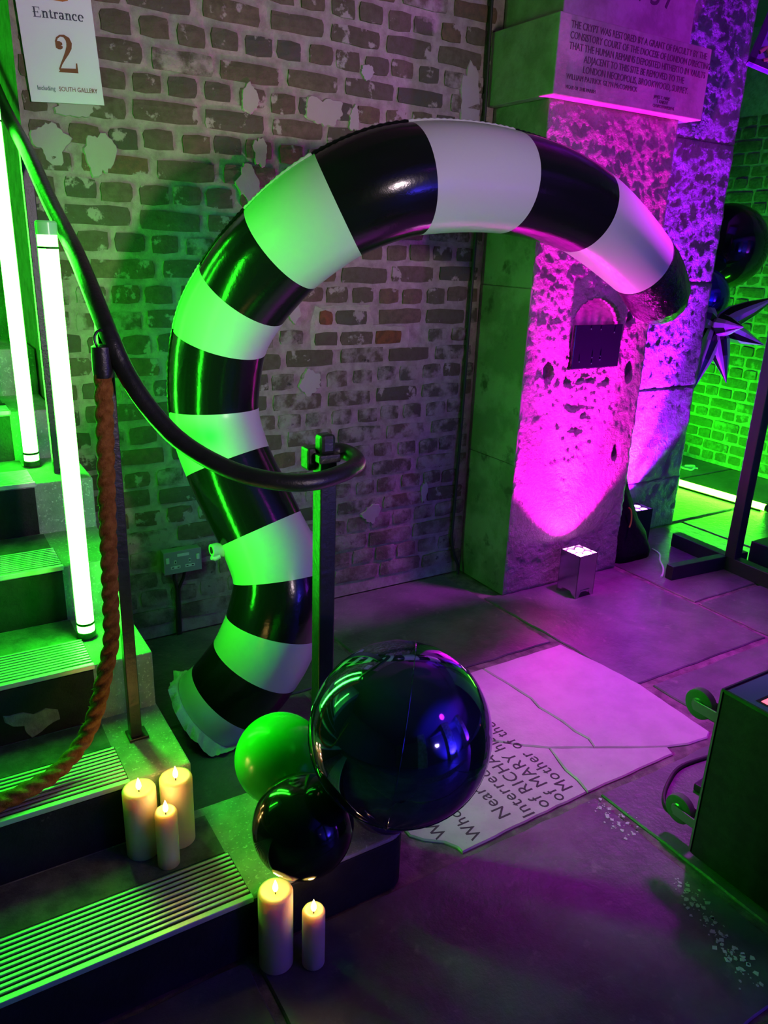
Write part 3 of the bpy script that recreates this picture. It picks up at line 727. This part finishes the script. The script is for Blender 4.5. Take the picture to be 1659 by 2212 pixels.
# ================================================================== BALLOONS
def sphere_mb(c, r_, squash=1, seg=48, rings=28, fn=None):
    mb = MB(); prof = []
    for i in range(rings + 1):
        a = -math.pi / 2 + math.pi * i / rings; prof.append((max(r_ * math.cos(a), 1e-4), r_ * squash * math.sin(a)))
    mb.lathe(prof, c, seg); return mb
big = empty('foil_balloon', (.772, -1.643, .359), 'huge dark purple mirror foil balloon in the foreground by the newel', 'balloon', 'balloons round the newel post')
gc = Vector((.772, -1.643, .549)); gr = .190
mb = sphere_mb((0, 0, 0), gr, 1, 64, 40)
rot = Matrix.Rotation(R(38), 3, 'Y') @ Matrix.Rotation(R(-35), 3, 'X')
pole = rot @ Vector((0, 0, 1))
vv = []
for p in mb.v:
    p = Vector(p); ang = math.atan2(p.y, p.x); lat = abs(p.z) / gr
    q = 1 - .006 * max(0, lat - .75) / .25 * (1 + math.cos(12 * ang))
    seamd = abs(math.cos(2 * ang)); q -= .004 * max(0, 1 - seamd / .05) * (1 - lat)
    vv.append(tuple(rot @ (p * q) + gc))
mb.v = vv; mb.build('foil_skin', 'chrome_purple', big, smooth='all')
for k in range(4):
    a0 = math.pi / 4 + k * math.pi / 2
    pts = [gc + rot @ Vector((gr * 1.0005 * math.cos(b) * math.cos(a0), gr * 1.0005 * math.cos(b) * math.sin(a0), gr * 1.0005 * math.sin(b))) for b in [R(-88 + 176 * i / 30) for i in range(31)]]
    MB().tube(pts, .0011, 6).build('seam', 'chrome_purple', big, smooth=True)
def latex(name, c, r_, mat, label, knot=(0, 0, -1), sq=1.03, grp='balloons round the newel post', lab='balloon'):
    o = empty(name, (c[0], c[1], c[2] - r_ * sq), label, lab, grp)
    d = Vector(knot).normalized(); q = d.to_track_quat('-Z', 'Y').to_matrix()
    mb = sphere_mb((0, 0, 0), r_, 1)
    vv = []
    for p in mb.v:
        p = Vector(p); h = -p.z / r_
        if h > .6: p = p * (1 + .10 * ((h - .6) / .4) ** 3)
        vv.append(tuple(q @ p + Vector(c)))
    mb.v = vv; mb.build('skin', mat, o, smooth='all')
    kb = Vector(c) + d * r_ * 1.08
    MB().tube([kb - d * .006, kb + d * .002, kb + d * .006, kb + d * .014], [.006, .0045, .004, .010], 10).build('knot', mat, o, smooth=True)
    return o
latex('balloon', (.594, -1.551, .316), .1095, 'latex_black', 'glossy black balloon in front above the bottom step', (.5, .75, .0))
latex('balloon', (.641, -1.327, .325), .1085, 'latex_green', 'green balloon between the striped tube and the black balloon', (.6, -.1, -.3))
latex('balloon', (.846, -1.489, .265), .100, 'latex_blue', 'dark blue balloon tucked below the huge foil balloon', (-.6, .2, .3))
bk = latex('balloon', (4.391, .392, 1.576), .249, 'latex_black', 'large black balloon hanging beyond the purple wall edge', (-.5, .3, -.8), grp='balloons in the far room')
MB().tube([(4.26, .46, 1.36), (3.95, .48, 1.42), (3.765, .5, 1.50)], .0015, 6).build('tie_string', 'cable', bk)
bb = latex('balloon', (4.007, .242, 1.288), .173, 'chrome_blue', 'shiny blue balloon below the large black one by the wall edge', (-.3, .8, -.3), grp='balloons in the far room')
MB().tube([(3.95, .39, 1.24), (3.765, .45, 1.30)], .0015, 6).build('tie_string', 'cable', bb)
# striped starburst foil balloon
star = empty('starburst_balloon', (3.935, .04, 1.145), 'silver and black spiky starburst foil balloon against the green wall', 'balloon', 'balloons in the far room')
sc_ = Vector((3.935, .045, 1.148))
tips = [(4.26, -.10, 1.318), (4.165, -.13, 1.052), (3.945, -.085, .842), (3.778, -.0, .80), (3.80, .16, 1.22), (4.02, .30, 1.30), (3.90, -.16, 1.16)]
for tp in tips:
    tp = Vector(tp); d = (tp - sc_); L_ = d.length; d.normalize()
    a = d.orthogonal().normalized(); b = d.cross(a)
    n = 4; prof = [(0, .022), (.12, .050), (.28, .062), (.55, .046), (.8, .020), (1, .0008)]
    def ringp(f_, r_, th): return sc_ + d * (f_ * L_) + (a * math.cos(th) + b * math.sin(th)) * r_
    for half, mt in ((0, 'star_silver'), (1, 'star_black')):
        mb = MB()
        for k in range(n):
            th0 = 2 * math.pi * k / n; th1 = 2 * math.pi * (k + 1) / n; tm = th0 + (th1 - th0) * (.60 if k % 2 else .5)
            lo, hi = (th0, tm) if half == 0 else (tm, th1)
            vs = []
            for (f_, r_) in prof:
                vs += [ringp(f_, r_ * (1 if True else 1), lo), ringp(f_, r_ * (1.04 if half == 0 else .93), (lo + hi) / 2), ringp(f_, r_, hi)]
            m_ = len(prof)
            mb.add(vs, [(3 * i + j, 3 * i + j + 1, 3 * i + j + 4, 3 * i + j + 3) for i in range(m_ - 1) for j in range(2)])
        mb.build('spike' if half == 0 else 'spike_stripe', mt, star, smooth=False)
MB().tube([sc_, (3.80, .25, 1.18), (3.765, .35, 1.2)], .0015, 6).build('tie_string', 'cable', star)

# ================================================================== CANDLES
def candle(x, y, z, r_, h, label):
    c = empty('pillar_candle', (x, y, z), label, 'candle', 'flameless pillar candles')
    pr = [(.001, z), (r_ - .004, z), (r_, z + .004), (r_, z + h - .007), (r_ - .003, z + h - .001), (r_ - .008, z + h), (r_ * .62, z + h - .006), (r_ * .35, z + h - .011), (.001, z + h - .012)]
    MB().lathe(pr, (x, y, 0), 40).build('wax_body', 'wax', c, smooth='all')
    zt = z + h - .012
    MB().lathe([(.0012, zt), (.0012, zt + .008)], (x, y, 0), 8).build('wick', 'wick', c)
    fl_ = MB().lathe([(.0005, zt + .006), (.004, zt + .009), (.0062, zt + .015), (.0058, zt + .021), (.0035, zt + .029), (.0004, zt + .038)], (x, y, 0), 16).build('flame', 'flame', c, smooth='all')
    l = bpy.data.lights.new('candle_light', 'POINT'); l.color = (1, .55, .15); l.energy = .14; l.shadow_soft_size = .008
    lo = bpy.data.objects.new('candle_light', l); COL.objects.link(lo); lo.parent = c; lo.location = (0, 0, h + .034)
candle(.316, -1.285, .16, .037, .176, 'wide candle at the left of the three on the stair')
candle(.398, -1.290, .16, .037, .180, 'wide candle at the right rear of the three on the stair')
candle(.355, -1.352, .16, .0245, .148, 'slim short candle in front of the two wide ones on the stair')
candle(.516, -1.578, .0, .0375, .203, 'tall wide candle on the floor in front of the black balloon')
candle(.586, -1.620, .0, .0250, .152, 'slim candle on the floor right of the tall wide one')

# ================================================================== UPLIGHTERS
def uplight(x, y, rz, label, col, energy, aim, body='chrome', size=.117, h=.208, lens='lens_glow', ssize=80, beam=None):
    u = empty('uplighter', (x, y, 0), label, 'uplighter', 'battery uplighters on the floor')
    s_ = size / 2; ca, sa = math.cos(rz), math.sin(rz)
    def T(px, py, pz): return (x + px * ca - py * sa, y + px * sa + py * ca, pz)
    def tb(mb): mb.v = [T(*p) for p in mb.v]; return mb
    # shell with feet cut-outs: four wall panels
    for k in range(4):
        q = k * math.pi / 2
        pts = [(-s_, 0), (-s_ + .018, 0), (-s_ + .034, .028), (s_ - .034, .028), (s_ - .018, 0), (s_, 0), (s_, h), (-s_, h)]
        mb = MB(); v = [(a, -s_, b) for a, b in pts] + [(a, -s_ + .004, b) for a, b in pts]
        n = len(pts); mb.add(v, [tuple(range(n)), tuple(reversed(range(n, 2 * n)))] + [(i, (i + 1) % n, n + (i + 1) % n, n + i) for i in range(n)])
        mb.v = [(a * math.cos(q) - b * math.sin(q), a * math.sin(q) + b * math.cos(q), c) for a, b, c in mb.v]
        tb(mb).build('side_panel', body, u)
    tb(MB().box(-s_ + .004, s_ - .004, -s_ + .004, s_ - .004, .03, h - .03)).build('inner_housing', 'black_plastic', u)
    tb(MB().box(-s_ + .003, s_ - .003, -s_ + .003, s_ - .003, h - .03, h - .012)).build('lens_tray', 'black_plastic', u)
    for (i, j) in ((-1, -1), (1, -1), (1, 1), (-1, 1)):
        tb(MB().lathe([(.004, h - .012), (.019, h - .010), (.019, h - .006), (.004, h - .004)], (i * .026, j * .026, 0), 16)).build('lens', lens, u, smooth=True)
    ln = MB()
    tb(MB().box(-s_ * .5, s_ * .5, -s_ - .003, -s_, .032, .037)).build('handle_bar', body, u, bevel=.001)
    sp_ = spot('uplighter_beam', T(0, 0, h + .006), aim, col, energy, ssize, .25, .03)
    sp_.parent = u; sp_.location = Vector(T(0, 0, h + .006)) - Vector((x, y, 0))
    if beam:
        s2 = spot('uplighter_narrow_beam', T(0, 0, h + .006), beam[0], col, beam[1], 46, .8, .03)
        s2.parent = u; s2.location = sp_.location
    return u
uplight(2.537, -.452, R(2), 'chrome battery uplighter lighting the pier magenta', (1, .004, .80), 150, (2.545, -.04, 1.15), ssize=100, beam=((2.56, -.20, 1.6), 700))
uplight(3.305, -.118, R(-4), 'dark uplighter half hidden behind the black bag', (.30, .004, 1), 190, (3.32, .05, 1.15), ssize=100, beam=((3.36, .08, 1.6), 1700), body='black_plastic', lens='lens_glow_blue')

# ================================================================== BLACK BAG, PANEL IN NICHE
bag = empty('black_bag', (3.07, -.27, 0), 'limp black cloth bag slumped against the pier beside the uplighter', 'bag')
prof = [(0, .16, .085, 3.11, -.235), (.04, .168, .09, 3.11, -.235), (.12, .15, .082, 3.095, -.23), (.20, .118, .07, 3.055, -.225), (.28, .09, .058, 3.038, -.22), (.36, .066, .045, 3.02, -.215), (.43, .052, .036, 3.01, -.21), (.47, .038, .026, 3.0, -.205), (.486, .02, .014, 2.998, -.205)]
mb = MB(); n = 36
for j, (z, rx, ry, cx_, cy_) in enumerate(prof):
    for k in range(n):
        th = 2 * math.pi * k / n; q = 1 + .07 * math.sin(5 * th + z * 9) + .05 * noise.noise(Vector((math.cos(th) * 3, math.sin(th) * 3, z * 9)))
        mb.v.append((cx_ + rx * q * math.cos(th), cy_ + ry * q * math.sin(th), z + .001))
mb.f = [(j * n + k, j * n + (k + 1) % n, (j + 1) * n + (k + 1) % n, (j + 1) * n + k) for j in range(len(prof) - 1) for k in range(n)] + [tuple(reversed(range(n))), tuple(range((len(prof) - 1) * n, len(prof) * n))]
mb.build('cloth', 'bag_cloth', bag, smooth='all')
MB().tube(cr([(3.02, -.295, .30), (3.03, -.305, .285), (3.035, -.31, .25), (3.03, -.315, .22), (3.02, -.318, .20)], 6), .004, 8).build('drawstring', 'ink_orange', bag, smooth=True)
panel = empty('dark_panel', (2.594, -.34, 1.03), 'dark glossy square panel screwed over the arched niche in the pier', 'panel')
MB().box(2.452, 2.738, -.352, -.340, 1.03, 1.215).build('plate', 'panel_glass', panel, bevel=.002)
for (dx, dz) in [(.15, .165), (.235, .15), (.04, .03), (.115, .045), (.165, .05), (.115, .02), (.09, .168), (.165, .035)]:
    MB().lathe([(.0005, -.356), (.0028, -.3555), (.0035, -.353), (.0035, -.351)], (2.452 + dx, 0, 1.03 + dz), 10, 'y').build('screw', 'chrome', panel, smooth=True)

# ================================================================== STAND WITH CROSS BASE, BOARD
stand = empty('sign_stand', (3.45, -.62, 0), 'tall black post stand on a crossed timber base at the right', 'stand')
MB().bar((3.068, -.556, .036), (3.60, -.60, .036), .022, .036).build('base_bar', 'stand_paint', stand, bevel=.003)
MB().bar((3.49, -.255, .037), (3.42, -1.25, .037), .030, .037).build('base_bar', 'stand_paint', stand, bevel=.003)
MB().box(3.43, 3.49, -.655, -.60, .072, 2.75).build('post', 'stand_paint', stand, bevel=.003)
MB().box(3.64, 3.95, -.95, -.60, .0, .12).build('counterweight', 'stand_paint', stand, bevel=.004)
brd = empty('hanging_board', (3.45, -.3, 2.2), 'dark framed violet board with a scrolled edge hanging at the top right', 'sign')
b0 = Vector((3.361, -.304, 2.326)); e1 = (Vector((3.468, -.287, 2.532)) - b0); e2 = (Vector((3.424, -.381, 2.233)) - b0)
e1n = e1.normalized(); e2n = (e2 - e1n * e2.dot(e1n)).normalized(); nn = e1n.cross(e2n).normalized()
if nn.y > 0: nn = -nn
def bp(u, v, w_): return b0 + e1n * u + e2n * v + nn * w_
def obox(u0, u1, v0, v1, w0, w1):
    return MB().add([bp(u, v, w_) for w_ in (w0, w1) for (u, v) in ((u0, v0), (u1, v0), (u1, v1), (u0, v1))], [(0, 3, 2, 1), (4, 5, 6, 7), (0, 1, 5, 4), (1, 2, 6, 5), (2, 3, 7, 6), (3, 0, 4, 7)])
obox(0, .5, 0, .5, -.02, 0).build('panel', 'board_face', brd)
for q in ((0, .5, 0, .028), (0, .028, 0, .5), (0, .5, .472, .5), (.472, .5, 0, .5)): obox(*q, -.022, .008).build('frame_bar', 'board', brd, bevel=.002)
MB().tube(cr([bp(.03 + .44 * k / 16, .075 + .016 * (1 if k % 2 else -1), .004) for k in range(17)], 5), .009, 8).build('scroll_trim', 'board_scroll', brd, smooth=True)
MB().tube(cr([bp(.075 + .016 * (1 if k % 2 else -1), .03 + .44 * k / 16, .004) for k in range(17)], 5), .009, 8).build('scroll_trim', 'board_scroll', brd, smooth=True)

MB().tube([bp(.47, .03, -.01), (3.60, -.30, 2.999)], .002, 6).build('hanging_wire', 'cable', brd)
# ================================================================== WHEELED CASE
case = empty('wheeled_case', (1.8, -2.05, 0), 'black wheeled equipment case with a lit red display on top', 'case')
X0, X1, Y0, Y1, ZT = 1.592, 2.10, -2.35, -1.826, .508
MB().box(X0, X1, Y0, Y1, .012, ZT).build('body', 'case_body', case, bevel=.006)
for (a, b) in [((X0, Y0, ZT), (X0, Y1, ZT)), ((X0, Y1, ZT), (X1, Y1, ZT)), ((X0, Y1, .02), (X0, Y1, ZT))]:
    MB().bar(a, b, .0028, .0028, up=(.3, .2, 1) if a[2] == b[2] else (1, 0, 0)).build('edge_trim', 'case_edge' if a[2] != b[2] else 'case_body', case)
MB().box(X0 + .008, X1 - .008, Y0 + .008, Y1 - .008, ZT - .004, ZT + .0012).build('lit_top_sheet', 'case_top_lit', case, bevel=.001)  # thin sheet added so the top carries the violet light as colour
MB().box(1.618, 1.70, -1.928, -1.896, ZT, ZT + .0022).build('display_recess', 'socket_dark', case, bevel=.0008)
MB().box(1.626, 1.692, -1.922, -1.906, ZT + .002, ZT + .0034).build('display', 'display', case)
for (xx, zc) in [(1.632, .415), (1.632, .085), (2.06, .415), (2.06, .085)]:
    wl = MB().lathe([(.012, -.014), (.034, -.014), (.040, -.010), (.041, 0), (.040, .010), (.034, .014), (.012, .014)], (xx, -1.752, zc), 28, 'x').build('wheel', 'wheel_rubber', case, smooth=True)
    MB().lathe([(.004, -.017), (.016, -.017), (.020, -.0135), (.020, .0135), (.016, .017), (.004, .017)], (xx, -1.752, zc), 20, 'x').build('wheel_hub', 'case_edge', wl, smooth=True)
    MB().box(xx - .022, xx - .018, -1.826, -1.745, zc - .014, zc + .014).build('fork', 'case_edge', case, bevel=.001)
    MB().box(xx + .018, xx + .022, -1.826, -1.745, zc - .014, zc + .014).build('fork', 'case_edge', case, bevel=.001)
    MB().box(xx - .03, xx + .03, -1.828, -1.820, zc - .035, zc + .035).build('castor_plate', 'case_edge', case, bevel=.001)
pc = MB().tube(cr([(2.12, -1.60, .006), (2.0, -1.578, .006), (1.88, -1.57, .006), (1.79, -1.60, .006), (1.72, -1.64, .006), (1.69, -1.68, .006), (1.70, -1.73, .006), (1.75, -1.77, .006), (1.85, -1.76, .006)], 10), .006, 10).build('power_lead', 'cable', None, smooth=True)
tag(pc, 'black power lead looping on the floor beside the case wheels', 'cable')
pl = MB().bar((1.83, -1.67, .014), (1.92, -1.66, .014), .014, .012).build('power_plug', 'black_plastic', None, bevel=.004)
tag(pl, 'black plug lying inside the cable loop by the case', 'plug')

# ================================================================== FAR ROOM THINGS, FLOOR CABLES
ft = empty('light_tube', (4.49, .31, 0), 'glowing green light tube lying on the floor of the far room', 'light tube')
d0, d1 = Vector((4.468, .56, .028)), Vector((4.52, -.15, .028))
MB().tube([d0.lerp(d1, .03), d0.lerp(d1, .97)], .0215, 20).build('glowing_tube', 'tube_glow_far', ft, smooth=True)
MB().tube([d0, d0.lerp(d1, .03)], .024, 20).build('end_cap', 'tube_cap', ft, smooth=True)
MB().tube([d0.lerp(d1, .97), d1], .024, 20).build('end_cap', 'tube_cap', ft, smooth=True)
MB().bar(d0.lerp(d1, .06) - Vector((0, 0, .022)), d0.lerp(d1, .94) - Vector((0, 0, .022)), .022, .006).build('rail', 'tube_cap', ft)
wcable = MB().tube(cr([(3.315, -.25, .006), (3.29, -.32, .006), (3.22, -.38, .006), (3.16, -.45, .006), (3.10, -.50, .006), (3.05, -.53, .005)], 10), .005, 8).build('white_lead', 'cable_white', None, smooth=True)
tag(wcable, 'thin white lead trailing from the bag to the stand base', 'cable')
wt = MB().tube(cr([(4.92, .80, .02), (4.95, .74, .03), (4.90, .72, .012), (4.88, .79, .012), (4.94, .82, .006), (5.0, .74, .006)], 8), .007, 8).build('cable_tangle', 'cable_white', None, smooth=True)
tag(wt, 'small pale tangle of cable on the far room floor', 'cable')
